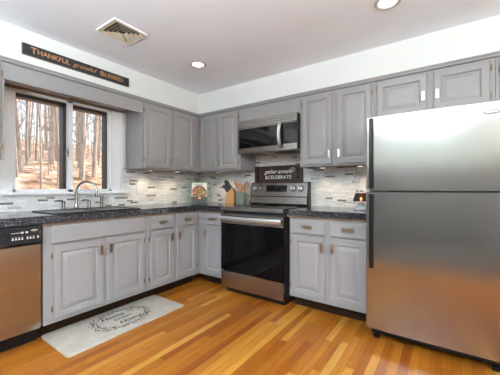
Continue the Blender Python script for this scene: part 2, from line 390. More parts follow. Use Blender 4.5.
# ground and woods outside
def hill(x, y):
    d = max(0, -x-3.0)
    return -.45+.20*d+.25*math.sin(x*.35+y*.21)*min(1, d/5)+.12*math.sin(y*.9+x*.5)*min(1, d/5)
bm = bmesh.new(); NX, NY = 46, 46; g = []
for i in range(NX+1):
    for j in range(NY+1):
        x = -.2-44*(i/NX)**1.3; y = -14+50*j/NY; g.append(bm.verts.new((x, y, hill(x, y))))
for i in range(NX):
    for j in range(NY): a = i*(NY+1)+j; bm.faces.new((g[a], g[a+1], g[a+NY+2], g[a+NY+1]))
bmesh.ops.recalc_face_normals(bm, faces=bm.faces)
if sum(f.normal.z for f in bm.faces) < 0: bmesh.ops.reverse_faces(bm, faces=bm.faces)
o = finish('ground_hillside', bm, 'litter'); o['kind'] = 'structure'; o['label'] = 'leaf-covered hillside outside the window'
def tree_meshes(seed, hgt, r0):
    rnd = random.Random(seed); tr = MB(); br = MB(); pts = []; rs = []
    lean = (rnd.uniform(-.025, .025), rnd.uniform(-.03, .03)); ph = rnd.uniform(0, 6)
    for i in range(13):
        t = i/12; pts.append((lean[0]*hgt*t+.10*math.sin(t*5+ph), lean[1]*hgt*t+.12*math.sin(t*4+ph*2), hgt*t-.3)); rs.append(r0*(1-.8*t)+(.05*r0 if i == 0 else 0))
    tr.tube(pts, rs, 9)
    def branch(p, d, L, r, lvl):
        q = []; rr = []; d = d.normalized(); cur = p.copy()
        for i in range(5):
            q.append(tuple(cur)); rr.append(r*(1-.2*i)); d = (d+Vector((rnd.uniform(-.2, .2), rnd.uniform(-.2, .2), rnd.uniform(-.05, .22)))).normalized(); cur = cur+d*L/4
        br.tube(q, rr, 4, False)
        if lvl > 0:
            for i in (1, 2, 3):
                dd = d+Vector((rnd.uniform(-1, 1), rnd.uniform(-1, 1), rnd.uniform(-.2, .7))); branch(Vector(q[i]), dd, L*.5, r*.5, lvl-1)
    for k in range(13):
        t = rnd.uniform(.16, .98); i = int(t*12); p = Vector(pts[i]); a = rnd.uniform(0, 2*PI)
        branch(p, Vector((math.cos(a), math.sin(a), rnd.uniform(.15, .9))), hgt*rnd.uniform(.05, .105)*(1.1-t*.6), rs[i]*.35+.004, 2)
    return tr, br
protos = []
for s_, (h_, r_) in enumerate(((12, .11), (10, .075), (13, .15), (8, .045), (11, .09), (6, .026))):
    a, b = tree_meshes(s_+3, h_, r_); a.add(b.v, b.f); t = a.build('bare_tree', 'bark')
    off = org(t); t.data.transform(Matrix.Translation(off)); t.location = (0, 0, 0)
    protos.append(tag(t, 'leafless tree trunk standing in the sunlit woods outside the window', 'tree', 'bare trees outside the window'))
rt = random.Random(21); placed = []; n = 0; tries = 0
while n < 120 and tries < 9000:
    tries += 1
    D = 7+28*rt.random()**.8                         # distance out from the house
    sl = rt.uniform(.20, .62); x = -D; y = -2.97+sl*(3+D)+rt.uniform(-.3, .3)
    if any((x-a)**2+(y-b)**2 < 1.7 for a, b in placed): continue
    placed.append((x, y)); pi = rt.choice([0, 1, 1, 2, 3, 3, 4, 5, 5]) if D > 10 else rt.choice([3, 5, 5, 1])
    if n < len(protos): t = protos[n]
    else: t = protos[pi].copy(); COL.objects.link(t)
    t.location = (x, y, hill(x, y)); t.rotation_euler = (0, 0, rt.uniform(0, 6.28)); s_ = rt.uniform(.8, 1.15); t.scale = (s_, s_, s_); n += 1
bpy.context.view_layer.update()

# ------------------------------------------------------------------ cabinets
PB, PF = None, None
def door(mp, root, u0, u1, z0, z1, d, hside, tall=True, hz=None, name='door', hinge=True, hl=.075, frame=.050, pull='nickel'):
    f = frame
    o = MB(mp).panel(u0, u1, z0, z1, [(.007, d), (.007, d+.005), (0, d+.006), (0, d+.0125), (.003, d+.013), (.007, d+.021), (f, d+.021), (f+.003, d+.018), (f+.006, d+.009), (f+.014, d+.009), (f+.040, d+.0185), (f+.044, d+.0195), (f+.045, d+.0195)]).build(name, 'paint', root, smooth=20)
    uh = u1-.027 if hside > 0 else u0+.027
    z = hz
    MB(mp).box(uh-.0115, uh+.0115, d+.033, d+.040, z-hl/2, z+hl/2).box(uh-.006, uh+.006, d+.0195, d+.034, z-hl/2+.006, z-hl/2+.016).box(uh-.006, uh+.006, d+.0195, d+.034, z+hl/2-.016, z+hl/2-.006).build('handle', pull, o, .0025)['label'] = 'satin nickel pull'
    if hinge:
        ue = u0-.004 if hside > 0 else u1+.004
        for zz in (z0+min(.075, (z1-z0)*.17), z1-min(.075, (z1-z0)*.17)):
            MB(mp).box(ue-.006, ue+.006, d+.001, d+.012, zz-.018, zz+.018).tube([(ue, d+.013, zz-.021), (ue, d+.013, zz+.021)], .0038, 8).build('hinge', 'brass', o)['label'] = 'brass hinge'
    return o
def drawer(mp, root, u0, u1, z0, z1, d, handle=True, hw=.096):
    o = MB(mp).panel(u0, u1, z0, z1, [(.007, d), (.007, d+.005), (0, d+.006), (0, d+.0125), (.003, d+.013), (.008, d+.021), (.009, d+.021)]).build('drawer' if handle else 'false_front', 'paint', root, smooth=20)
    if handle:
        u = (u0+u1)/2; z = (z0+z1)/2
        MB(mp).box(u-hw/2, u+hw/2, d+.033, d+.041, z-.014, z+.014).box(u-hw/2+.008, u-hw/2+.018, d+.0195, d+.034, z-.006, z+.006).box(u+hw/2-.018, u+hw/2-.008, d+.0195, d+.034, z-.006, z+.006).build('handle', 'nickel_floor_tint', o, .0025)['label'] = 'aged nickel pull'
    return o
def upper(mp, u0, u1, z0, z1, doors, label, dd=.33, side=.018, bottom=.018):
    p = mp((u0+u1)/2, dd/2, z0); r = thing('wall_cabinet', p, label, 'cabinet')
    m = MB(mp).box(u0, u0+.018, .0095, dd-.019, z0, z1).box(u1-.018, u1, .0095, dd-.019, z0, z1).box(u0+.018, u1-.018, .0095, dd-.019, z0+.012, z0+.03).box(u0+.018, u1-.018, .0095, dd-.019, z1-.018, z1).box(u0+.018, u1-.018, .0095, .02, z0+.03, z1-.018)
    m.build('cabinet_body', 'paint', r)
    # face frame with openings behind the doors
    fm = MB(mp); us = [u0]+[x for d in doors for x in (d[0]+.012, d[1]-.012)]+[u1]
    for i in range(0, len(us), 2): fm.box(us[i], us[i+1], dd-.019, dd, z0, z1)
    for i in range(1, len(us)-1, 2): fm.box(us[i], us[i+1], dd-.019, dd, z0, z0+.025).box(us[i], us[i+1], dd-.019, dd, z1-.035, z1)
    fm.build('face_frame', 'paint', r)
    for (a, b, za, zb, hs, hz) in doors: door(mp, r, a, b, za, zb, dd, hs, hz=hz)
    return r
ZU0, ZU1 = 1.328, 2.042
upper(LEFT, -1.167, -.331, ZU0, ZU1, [(-1.152, -.80, 1.342, 2.028, 1, 1.428), (-.767, -.432, 1.342, 2.028, -1, 1.428)], 'grey two-door wall cabinet between the window and the room corner')
upper(BACK, .332, 1.013, ZU0, ZU1, [(.362, .643, 1.342, 2.028, 1, 1.428), (.676, .985, 1.342, 2.028, -1, 1.428)], 'grey two-door wall cabinet left of the microwave, over the knife block')
upper(BACK, 1.777, 2.484, ZU0, ZU1, [(1.800, 2.115, 1.342, 2.030, 1, 1.44), (2.153, 2.461, 1.342, 2.030, -1, 1.44)], 'grey two-door wall cabinet between the microwave and the refrigerator')
upper(BACK, 2.486, 3.285, 1.70, ZU1, [(2.506, 2.876, 1.72, 2.030, 1, 1.845), (2.915, 3.258, 1.72, 2.030, -1, 1.845)], 'short grey two-door wall cabinet above the refrigerator')
upper(BACK, 3.287, 3.95, ZU0, ZU1, [(3.312, 3.60, 1.342, 2.030, 1, 1.43), (3.63, 3.92, 1.342, 2.030, -1, 1.43)], 'grey wall cabinet cut by the right edge of the photo, beyond the refrigerator')
upper(LEFT, -3.05, -2.318, ZU0, ZU1, [(-3.03, -2.70, 1.342, 2.028, 1, 1.43), (-2.67, -2.338, 1.342, 2.028, -1, 1.43)], 'grey wall cabinet cut by the left edge of the photo, left of the window')
# board over the window, panel over the microwave, strip moulding
tag(MB(LEFT).box(-2.317, -1.168, .311, .33, 1.92, 2.042).build('valance_board', 'paint', None, .0015), 'long plain grey valance board spanning above the window', 'board')
MB(LEFT).box(-2.30, -1.20, .02, .05, 1.955, 1.972).build('blind_rail', 'ply', None, .002)
tag(bpy.data.objects['blind_rail'], 'thin brown wooden rail along the top of the window', 'rail')
tag(MB(BACK).box(1.0145, 1.7755, .311, .33, 1.882, 2.042).build('filler_panel', 'paint', None, .0015), 'plain grey panel above the microwave', 'panel')
prof = [(.316, 2.0425), (.322, 2.0425), (.322, 2.049), (.341, 2.049), (.345, 2.056), (.345, 2.066), (.352, 2.070), (.352, 2.080), (.3325, 2.080), (.3325, 2.0715), (.316, 2.0715)]
m = MB().loft([[(x, -3.05, z) for x, z in prof], [(x, -x, z) for x, z in prof]]); struct('trim_1', m, 'paint', smooth=20)
m = MB().loft([[(x, -x, z) for x, z in prof], [(3.95, -x, z) for x, z in prof]]); struct('trim_2', m, 'paint', smooth=20)

ZB0, ZB1 = .113, .852
def base(mp, u0, u1, cols, label, fronts, dd=.61, right_side=True):
    p = mp((u0+u1)/2, dd/2, 0); r = thing('base_cabinet', p, label, 'cabinet')
    m = MB(mp).box(u0, u0+.018, .0095, dd-.019, ZB0, ZB1).box(u1-.018, u1, .0095, dd-.019, ZB0, ZB1).box(u0+.018, u1-.018, .0095, dd-.019, ZB0, ZB0+.018).box(u0+.018, u1-.018, .0095, .02, ZB0+.018, ZB1)
    m.build('cabinet_body', 'paint', r)
    fm = MB(mp); us = [u0]+[x for d in cols for x in (d[0]+.012, d[1]-.012)]+[u1]
    for i in range(0, len(us), 2): fm.box(us[i], us[i+1], dd-.019, dd, ZB0, ZB1)
    for i in range(1, len(us)-1, 2):
        for a, b in ((ZB0, ZB0+.035), (.675, .71), (ZB1-.018, ZB1)): fm.box(us[i], us[i+1], dd-.019, dd, a, b)
    fm.build('face_frame', 'paint', r)
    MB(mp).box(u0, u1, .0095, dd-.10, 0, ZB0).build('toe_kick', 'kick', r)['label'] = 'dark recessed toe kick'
    for k in fronts:
        if k[0] == 'd': door(mp, r, k[1], k[2], .145, .687, .61, k[3], hz=.60, hl=.078, pull='nickel_floor_tint')
        elif k[0] == 'w': drawer(mp, r, k[1], k[2], .70, .838, .61)
        else: drawer(mp, r, k[1], k[2], .70, .838, .61, False)
    return r
base(LEFT, -2.17, -1.318, [(-2.11, -1.738), (-1.712, -1.347)], 'grey sink base cabinet with two doors, under the sink and beside the dishwasher',
     [('d', -2.11, -1.738, 1), ('d', -1.712, -1.347, -1), ('f', -2.12, -1.347)])
base(LEFT, -1.316, -.612, [(-1.282, -.998), (-.955, -.662)], 'grey base cabinet with two drawers over two doors, near the inner room corner',
     [('d', -1.282, -.998, 1), ('d', -.955, -.662, -1), ('w', -1.282, -.998), ('w', -.955, -.662)])
base(BACK, .6125, 1.003, [(.712, .988)], 'narrow grey base cabinet with one drawer and one door, left of the range', [('d', .712, .988, -1), ('w', .712, .988)])
base(BACK, 1.80, 2.512, [(1.824, 2.146), (2.186, 2.495)], 'grey base cabinet with two drawers over two doors, between range and refrigerator',
     [('d', 1.824, 2.146, 1), ('d', 2.186, 2.495, -1), ('w', 1.824, 2.146), ('w', 2.186, 2.495)])
# countertops
CT0, CT1, CE = .858, .9136, .637
SX0, SX1, SY0, SY1 = .115, .545, -2.06, -1.36
# L-shaped slab with the sink cut-out
xs = sorted([.009, SX0, SX1, CE, 1.004]); ys = sorted([-2.80, SY0, SY1, -CE, -.009])
def inL(x, y): return (x < CE or y > -CE) and not (SX0 < x < SX1 and SY0 < y < SY1)
bm = bmesh.new(); vv = {}
def V(x, y, z):
    k = (round(x, 5), round(y, 5), z)
    if k not in vv: vv[k] = bm.verts.new(k)
    return vv[k]
cells = [(i, j) for i in range(len(xs)-1) for j in range(len(ys)-1) if inL((xs[i]+xs[i+1])/2, (ys[j]+ys[j+1])/2)]
for i, j in cells:
    q = [(xs[i], ys[j]), (xs[i+1], ys[j]), (xs[i+1], ys[j+1]), (xs[i], ys[j+1])]
    bm.faces.new([V(*a, CT1) for a in q]); bm.faces.new([V(*a, CT0) for a in q][::-1])
    for (di, dj), (a, b) in {(0, -1): (0, 1), (1, 0): (1, 2), (0, 1): (2, 3), (-1, 0): (3, 0)}.items():
        if (i+di, j+dj) not in cells: bm.faces.new((V(*q[a], CT0), V(*q[b], CT0), V(*q[b], CT1), V(*q[a], CT1)))
bm.normal_update(); bmesh.ops.bevel(bm, geom=[e for e in bm.edges if e.calc_face_angle(0) > .6 and all(v.co.z > .9 for v in e.verts)], offset=.006, segments=3, affect='EDGES')
bmesh.ops.recalc_face_normals(bm, faces=bm.faces)
ct = finish('countertop', bm, 'granite'); tag(ct, 'L-shaped black speckled countertop running under the window and round the corner', 'countertop')
MB().loft([[(.6115, -2.183, .845), (.631, -2.183, .845), (.631, -2.183, .8578), (.6115, -2.183, .8578)], [(.6115, -.6115, .845), (.631, -.631, .845), (.631, -.631, .8578), (.6115, -.6115, .8578)], [(1.003, -.6115, .845), (1.003, -.631, .845), (1.003, -.631, .8578), (1.003, -.6115, .8578)]]).build('underside_strip', 'ply', ct)['label'] = 'raw wood strip under the front edge'
ct2 = MB(BACK).box(1.776, 2.515, .009, CE, CT0, CT1).build('countertop', 'granite', None, .004); tag(ct2, 'short black speckled countertop between the range and the refrigerator', 'countertop')
MB(BACK).box(1.785, 2.514, .6115, .631, .845, .8578).build('underside_strip', 'ply', ct2)['label'] = 'raw wood strip under the front edge'

# ------------------------------------------------------------------ sink and taps
sk_ = thing('sink', ((SX0+SX1)/2, (SY0+SY1)/2, .72), 'black double-bowl sink set into the counter below the window', 'sink')
def bowl(y0, y1, name):
    x0, x1 = SX0+.028, SX1-.028; L = []
    for ins, z in ((0, .9165), (.006, .905), (.012, .80), (.03, .735)): L.append([(x0+ins, y0+ins, z), (x1-ins, y0+ins, z), (x1-ins, y1-ins, z), (x0+ins, y1-ins, z)])
    for ins, z in ((.03, .727), (-.004, .727), (-.004, .9165)): L.insert(0, [(x0+ins, y0+ins, z), (x1-ins, y0+ins, z), (x1-ins, y1-ins, z), (x0+ins, y1-ins, z)])
    m = MB(); n = 4; vs = [p for l in L for p in l]; fs = []
    for k in range(len(L)-1):
        for j in range(4): fs.append((k*4+j, k*4+(j+1) % 4, k*4+4+(j+1) % 4, k*4+4+j))
    fs.append((0, 1, 2, 3)); t = 4*(len(L)-1); fs.append((t, t+1, t+2, t+3)); m.add(vs, fs)
    b = m.build(name, 'sinkm', sk_)
    MB().lathe([(.0, .0), (.04, 0), (.042, .004), (.03, .004), (.028, .001), (0, .001)], ((x0+x1)/2, (y0+y1)/2, .7352)).build('drain', 'chrome', b)
YM = -1.70
bowl(SY0+.024, YM-.016, 'basin'); bowl(YM+.016, SY1-.024, 'basin')
m = MB(); z0, z1 = .9138, .9215
m.box(SX0-.018, SX0+.023, SY0-.018, SY1+.018, z0, z1).box(SX1-.023, SX1+.018, SY0-.018, SY1+.018, z0, z1).box(SX0+.023, SX1-.023, SY0-.018, SY0+.019, z0, z1).box(SX0+.023, SX1-.023, SY1-.019, SY1+.018, z0, z1).box(SX0+.023, SX1-.023, YM-.011, YM+.011, z0, z1)
m.build('rim', 'sinkm', sk_, .002)
fx, fy, fz = .062, -1.712, .9138
fa = thing('faucet', (fx, fy, fz), 'brushed nickel gooseneck faucet behind the sink with two lever handles', 'faucet')
MB().lathe([(.030, 0), (.030, .006), (.024, .012), (.018, .03), (.0155, .05)], (fx, fy, fz)).build('base', 'fnickel', fa)
dirv = Vector((.80, .60, 0)).normalized(); R = .098; pts = [(fx, fy, fz+.04), (fx, fy, fz+.10), (fx, fy, fz+.155)]
for k in range(1, 15):
    a = PI-PI*k/14*1.08; c = Vector((fx, fy, fz+.165))+dirv*R; q = c+dirv*R*math.cos(a)+Vector((0, 0, R*math.sin(a))); pts.append(tuple(q))
e = Vector(pts[-1]); pts.append(tuple(e+Vector((-.001, 0, -.018))))
MB().tube(pts, [.0135]*3+[.0115]*(len(pts)-4)+[.0125], 14).build('spout', 'fnickel', fa)
MB().tube([tuple(e+Vector((0, 0, -.006))), tuple(e+Vector((-.001, 0, -.028)))], .0155, 14).build('aerator', 'fnickel', fa)
for y, sg in ((fy-.115, -1), (fy+.115, 1)):
    o = MB().lathe([(.026, 0), (.026, .006), (.017, .012), (.0145, .05), (.0165, .058), (.0165, .075), (.010, .082), (0, .083)], (fx+.01, y, fz)).build('tap_base', 'fnickel', fa)
    MB().tube([(fx+.01, y, fz+.070), (fx+.02, y-.02, fz+.083), (fx+.035, y-.055, fz+.086), (fx+.04, y-.085, fz+.082)], [.010, .010, .0085, .007], 10).build('lever', 'fnickel', o)
o = thing('side_sprayer', (.068, -1.47, fz), 'short brushed nickel side sprayer standing right of the faucet', 'sprayer')
MB().lathe([(.024, 0), (.024, .006), (.015, .012), (.0135, .045), (.016, .05)], (.068, -1.47, fz)).build('base', 'fnickel', o)
MB().lathe([(.0125, .048), (.0135, .085), (.017, .105), (.018, .118), (.012, .125), (0, .126)], (.068, -1.47, fz)).build('spray_head', 'fnickel', o)

# ------------------------------------------------------------------ dishwasher
dw = thing('dishwasher', (.3, -2.48, 0), 'steel dishwasher with black control panel at the left edge of the photo', 'dishwasher')
D0, D1 = -2.79, -2.184
MB(LEFT).box(D0, D1, .03, .585, .10, .85).build('tub', 'dark', dw)
MB(LEFT).box(D0, D1, .03, .53, 0, .10).build('kick_plate', 'black', dw)
MB(LEFT).box(D0+.002, D1-.002, .586, .632, .118, .715).build('door', 'steel', dw, .006)
m = MB(LEFT); m.map = LEFT
m.loft([[(D0+.002, .586, .722), (D0+.002, .640, .722), (D0+.002, .652, .735), (D0+.002, .640, .850), (D0+.002, .586, .850)], [(D1-.002, .586, .722), (D1-.002, .640, .722), (D1-.002, .652, .735), (D1-.002, .640, .850), (D1-.002, .586, .850)]])
cp = m.build('control_panel', 'black', dw, smooth=20)
def cpd(z): return .652-(z-.735)/(.115)*.012
for i, u in enumerate((-2.352, -2.335, -2.318, -2.301, -2.272, -2.255, -2.238, -2.212)):
    MB(LEFT).box(u-.005, u+.005, cpd(.772)-.002, cpd(.772)+.0015, .766, .776).box(u-.0035, u+.0035, cpd(.782)-.002, cpd(.782)+.001, .780, .784).build('button', 'plate', cp)
for u in (-2.300, -2.275):
    MB(LEFT).box(u-.008, u+.008, cpd(.81)-.002, cpd(.81)+.0015, .804, .818).build('button', 'plate', cp, .002)
MB(LEFT).box(-2.36, -2.31, cpd(.812)-.002, cpd(.812)+.001, .810, .813).build('print', 'plate', cp)
MB(LEFT).prism([(-2.232+.022*math.cos(t*PI/12), .822+.0085*math.sin(t*PI/12)) for t in range(24)], cpd(.822)-.003, cpd(.822)+.003).build('badge', 'chrome', cp)['label'] = 'oval silver badge'
MB(LEFT).box(-2.204, -2.194, cpd(.80)-.002, cpd(.80)+.001, .803, .807).build('indicator', 'orange', cp)
MB(LEFT).box(D0+.06, -2.38, .640, .655, .728, .742).build('latch_grip', 'dark', cp, .003)
MB(LEFT).box(D0+.06, -2.385, .640, .648, .775, .826).build('vent', 'bglass', cp, .002)

# ------------------------------------------------------------------ range
RL, RR = 1.0075, 1.7665; rx = (RL+RR)/2
rg = thing('range', (rx, -.35, 0), 'stainless steel electric range with black oven door between the cabinets', 'range')
MB(BACK).box(RL, RR, .03, .625, .05, .905).build('range_body', 'dark', rg)
MB(BACK).box(RL+.02, RR-.02, .06, .60, .0, .05).build('plinth', 'black', rg)
MB(BACK).box(RL, RR, .628, .672, .062, .232).build('drawer', 'steel2', rg, .004)
od = MB(BACK).box(RL, RR, .628, .668, .242, .848).build('oven_door', 'black', rg, .004)
MB(BACK).box(RL+.001, RR-.001, .6682, .6725, .246, .742).build('door_glass', 'oglass', od, .001)
MB(BACK).box(RL, RR, .6682, .674, .744, .843).build('door_band', 'steel2', od, .002)
hm = MB(BACK); hz = .798
hm.loft([[(u, .700+b*math.cos(t*PI/6)*.011+.018*(1-((u-rx)/.37)**2)*1, hz+.024*math.sin(t*PI/6)) for t in range(12) for b in (1,)] for u in [RL+.012+(RR-RL-.024)*i/16 for i in range(17)]])
hn = hm.build('handle', 'hsteel', od)
MB(BACK).box(RL+.02, RL+.05, .6742, .702, hz-.012, hz+.012).box(RR-.05, RR-.02, .6742, .702, hz-.012, hz+.012).build('handle_bracket', 'steel2', hn, .003)
ck = MB(BACK).box(RL, RR, .03, .66, .906, .918).build('cooktop', 'oglass', rg, .003)
MB(BACK).box(RL-.002, RR+.002, .655, .684, .880, .9195).build('front_lip', 'steel2', ck, .006)
for (u, d, r) in ((1.19, .22, .08), (1.58, .22, .09), (1.19, .47, .105), (1.58, .47, .085)):
    m = MB(); m.tube([(u+r*math.cos(2*PI*i/40), -d+r*math.sin(2*PI*i/40), .918) for i in range(41)], .001, 6, False); m.build('burner_ring', 'keyg', ck)
bg_ = MB(BACK)
prof = [(.035, .918), (.112, .918), (.118, .935), (.110, 1.015), (.112, 1.02), (.078, 1.172), (.070, 1.180), (.035, 1.180)]
bg_.loft([[(RL, d, z) for d, z in prof], [(RR, d, z) for d, z in prof]])
b_ = bg_.build('backguard', 'steel2', rg, smooth=20)
def bd(z): return .112-(z-1.02)/.152*.034
for u0, u1 in ((RL-.001, RL+.008), (RR-.012, RR+.001)):
    m = MB(BACK)
    pe = [(.033, .919), (.114, .919), (.120, .936), (.113, 1.018), (.080, 1.174), (.071, 1.182), (.033, 1.182)]
    m.loft([[(u0, d, z) for d, z in pe], [(u1, d, z) for d, z in pe]])
    m.build('end_cap', 'black', b_, smooth=20)
def slab(u0, u1, z0, z1, t0, t1, name, mat, par): 
    m = MB(BACK); L = [[(u0, bd(z0)+t, z0), (u1, bd(z0)+t, z0), (u1, bd(z1)+t, z1), (u0, bd(z1)+t, z1)] for t in (t0, t1)]; m.loft(L); return m.build(name, mat, par)
ds = slab(1.225, 1.50, 1.072, 1.148, -.003, .002, 'display', 'bglass', b_)
text('clock_digits', '12:45', emit('blue_digits', (.35, .6, .9), .15), ds, .022, FR((1.36, -bd(1.125)-.0026, 1.122), (1, 0, 0), (0, .218, .976)), .0003)
for i in range(9):
    u = 1.245+.028*i; slab(u, u+.014, 1.084, 1.089, .0015, .0026, 'touch_key', 'keyg', ds)
slab(RL+.008, RR-.012, 1.012, 1.020, -.003, .001, 'seam', 'black', b_)
nv = Vector((0, -.976, .218))
for u in (1.058, 1.138, 1.585, 1.675):
    c = Vector((u, -bd(1.108), 1.108)); MB().tube([tuple(c-nv*.003), tuple(c+nv*.004)], .037, 24).build('knob_skirt', 'black', b_); q = MB().tube([tuple(c+nv*.004), tuple(c+nv*.0045), tuple(c+nv*.027), tuple(c+nv*.030)], [.030, .0275, .0255, .021], 24).build('knob', 'chrome', b_, smooth=30)
    up = Vector((0, .218, .976)); MB().tube([tuple(c+nv*.0305-up*.018), tuple(c+nv*.0305+up*.018)], .0035, 6).build('grip_ridge', 'black', q)

# ------------------------------------------------------------------ microwave over the range
MX0, MX1, MZ0, MZ1, MY = 1.036, 1.772, 1.508, 1.878, .395
mw = thing('microwave', ((MX0+MX1)/2, -.2, MZ0), 'stainless over-the-range microwave with black glass door and curved handle', 'microwave')
MB(BACK).box(MX0+.002, MX1+.001, .0095, MY-.0045, MZ0+.01, MZ1-.002).build('case', 'dark', mw)
MB(BACK).box(MX0, MX1, .06, MY-.03, MZ0-.004, MZ0+.010).build('base_plate', 'fside', mw)
for u in (1.2, 1.58): MB(BACK).box(u-.11, u+.11, .20, .33, MZ0-.008, MZ0-.004).build('grease_filter', 'dark', mw)
MB(BACK).box(MX0, MX1, MY-.004, MY, 1.797, MZ1).build('top_grille', 'steel2', mw, .003)
for z in (1.822, 1.846): MB(BACK).box(MX0+.02, MX1-.02, MY-.001, MY+.0008, z, z+.0035).build('vent_slot', 'dark', mw)
dr = MB(BACK).box(MX0, 1.612, MY-.004, MY, MZ0, 1.795).build('door', 'steel2', mw, .003)
MB(BACK).box(MX0+.006, 1.570, MY-.001, MY+.0025, 1.566, 1.783).build('door_glass', 'bglass', dr, .001)
MB(BACK).box(1.572, 1.611, MY-.001, MY+.0022, 1.566, 1.783).build('door_edge', 'black', dr)
cpn = MB(BACK).box(1.614, MX1, MY-.004, MY, MZ0, 1.795).build('control_panel', 'steel2', mw, .003)
kp = MB(BACK).box(1.618, MX1-.003, MY-.001, MY+.0025, 1.572, 1.786).build('key_pad', 'bglass', cpn, .001)
MB(BACK).box(1.655, 1.725, MY+.002, MY+.0035, 1.748, 1.772).build('display', emit('dim_display', (.2, .25, .4), .015), kp)
for r in range(5):
    for c in range(3): MB(BACK).box(1.645+.034*c, 1.661+.034*c, MY+.002, MY+.003, 1.60+.026*r, 1.604+.026*r).build('touch_key', 'keyg', kp)
hp = []
for i in range(15):
    t = i/14; z = 1.535+.262*t; d = MY+.010+.040*math.sin(PI*t)**.6
    hp.append([(1.586-.018, d-.006, z), (1.586+.018, d-.006, z), (1.586+.013, d+.006, z), (1.586-.013, d+.006, z)])
MB(BACK).loft(hp).build('handle', 'hsteel', dr, smooth=50)
MB(BACK).prism([(MX0+.03+.006*math.cos(t*PI/8), 1.538+.006*math.sin(t*PI/8)) for t in range(16)], MY-.001, MY+.0015).build('badge', 'chrome', dr)

# ------------------------------------------------------------------ refrigerator
FX0, FX1, FY = 2.522, 3.30, .82
fr = thing('refrigerator', ((FX0+FX1)/2, -.45, 0), 'large stainless steel top-freezer refrigerator at the right', 'refrigerator')
MB(BACK).box(FX0+.006, FX1-.006, .06, .738, .11, 1.615).build('fridge_body', 'fside', fr, .004)
MB(BACK).box(FX0+.015, FX1-.01, .06, .705, .028, .108).build('base_grille', 'black', fr, .004)
for u in (FX0+.05, FX1-.05): MB().lathe([(.022, 0), (.022, .022), (.012, .023), (.012, .031)], (u, -.70, 0)).build('foot', 'black', fr)
for nm, z0, z1, hz0, hz1, lab in (('freezer_door', 1.098, 1.620, 1.112, 1.612, None), ('fridge_door', .108, 1.086, .545, 1.072, None)):
    # rounded vertical edges
    out = []; r = .008
    for cx_, cy_, a0 in ((FX0+r, FY-r, PI/2), ):
        for k in range(7): a = PI-(PI/2)*k/6; out.append((cx_+r*math.cos(a), cy_+r*math.sin(a)))
    for k in range(7): a = PI/2-(PI/2)*k/6; out.append((FX1-r+r*math.cos(a), FY-r+r*math.sin(a)))
    out += [(FX1, .742), (FX0, .742)]
    d = MB(BACK); L = [[(u, dd_, z) for u, dd_ in out] for z in (z0, z1)]; d.loft(L)
    d = d.build(nm, 'steel', fr, smooth=30)
    MB(BACK).box(FX0+.010, FX1-.010, .7385, .7425, z0+.01, z1-.01).build('gasket', 'black', d)
    # full-height black grip along the opening edge
    gp = [(FX0+.022, FY-.006), (FX0+.022, FY+.010), (FX0+.028, FY+.016), (FX0+.044, FY+.016), (FX0+.050, FY+.008), (FX0+.050, FY-.006)]
    q = MB(BACK).loft([[(u, e_, hz0) for u, e_ in gp], [(u, e_, hz1) for u, e_ in gp]]).build('handle', 'black', d, smooth=30); q['label'] = 'black vertical edge grip'
    if nm == 'freezer_door':
        q = MB(BACK).prism([(3.218+.040*math.cos(t*PI/16), 1.560+.0105*math.sin(t*PI/16)) for t in range(32)], FY-.001, FY+.005).build('badge', 'badgem', d, .002); q['label'] = 'oval silver badge'
        MB(BACK).prism([(3.218+.033*math.cos(t*PI/16), 1.560+.006*math.sin(t*PI/16)) for t in range(32)], FY+.004, FY+.006).build('badge_inlay', 'lwhite', q)
MB(BACK).box(FX1-.09, FX1-.02, .66, .80, 1.616, 1.636).build('hinge_cover', 'fside', fr, .004)

# ------------------------------------------------------------------ signs
sg = thing('letter_sign', (.345, -1.777, 2.145), 'long black sign with copper words, mounted on the white soffit above the window', 'sign')
MB(LEFT).box(-2.214, -1.340, .3345, .350, 2.147, 2.229).build('board', 'chalk', sg, .001)
MB(LEFT).box(-2.2165, -1.3375, .3335, .3485, 2.1445, 2.147).box(-2.2165, -2.214, .3335, .3485, 2.147, 2.2315).box(-1.340, -1.3375, .3335, .3485, 2.147, 2.2315).box(-2.2165, -1.3375, .3335, .3485, 2.229, 2.2315).build('edge', 'ply', sg)
def signf(y, z): return FR((.3506, y, z), (0, 1, 0), (0, 0, 1))
def word(body, y0, y1, size, dz=0, **kw):
    o = text('lettering', body, 'copper', sg, size, signf((y0+y1)/2, 2.188+dz), .001, **kw)
    ys_ = [v.co.y for v in o.data.vertices]; a, b = min(ys_), max(ys_); k = (y1-y0)/(b-a); base_ = y0-org(sg).y
    for v in o.data.vertices: v.co.y = base_+(v.co.y-a)*k
word('T', -2.163, -2.122, .068, bold=.0010); word('HANKFUL', -2.118, -1.884, .054, bold=.0008)
word('grateful', -1.862, -1.660, .050, .002, shear=.35)
word('B', -1.626, -1.588, .058, bold=.0008); word('LESSED', -1.583, -1.404, .048, bold=.0006)

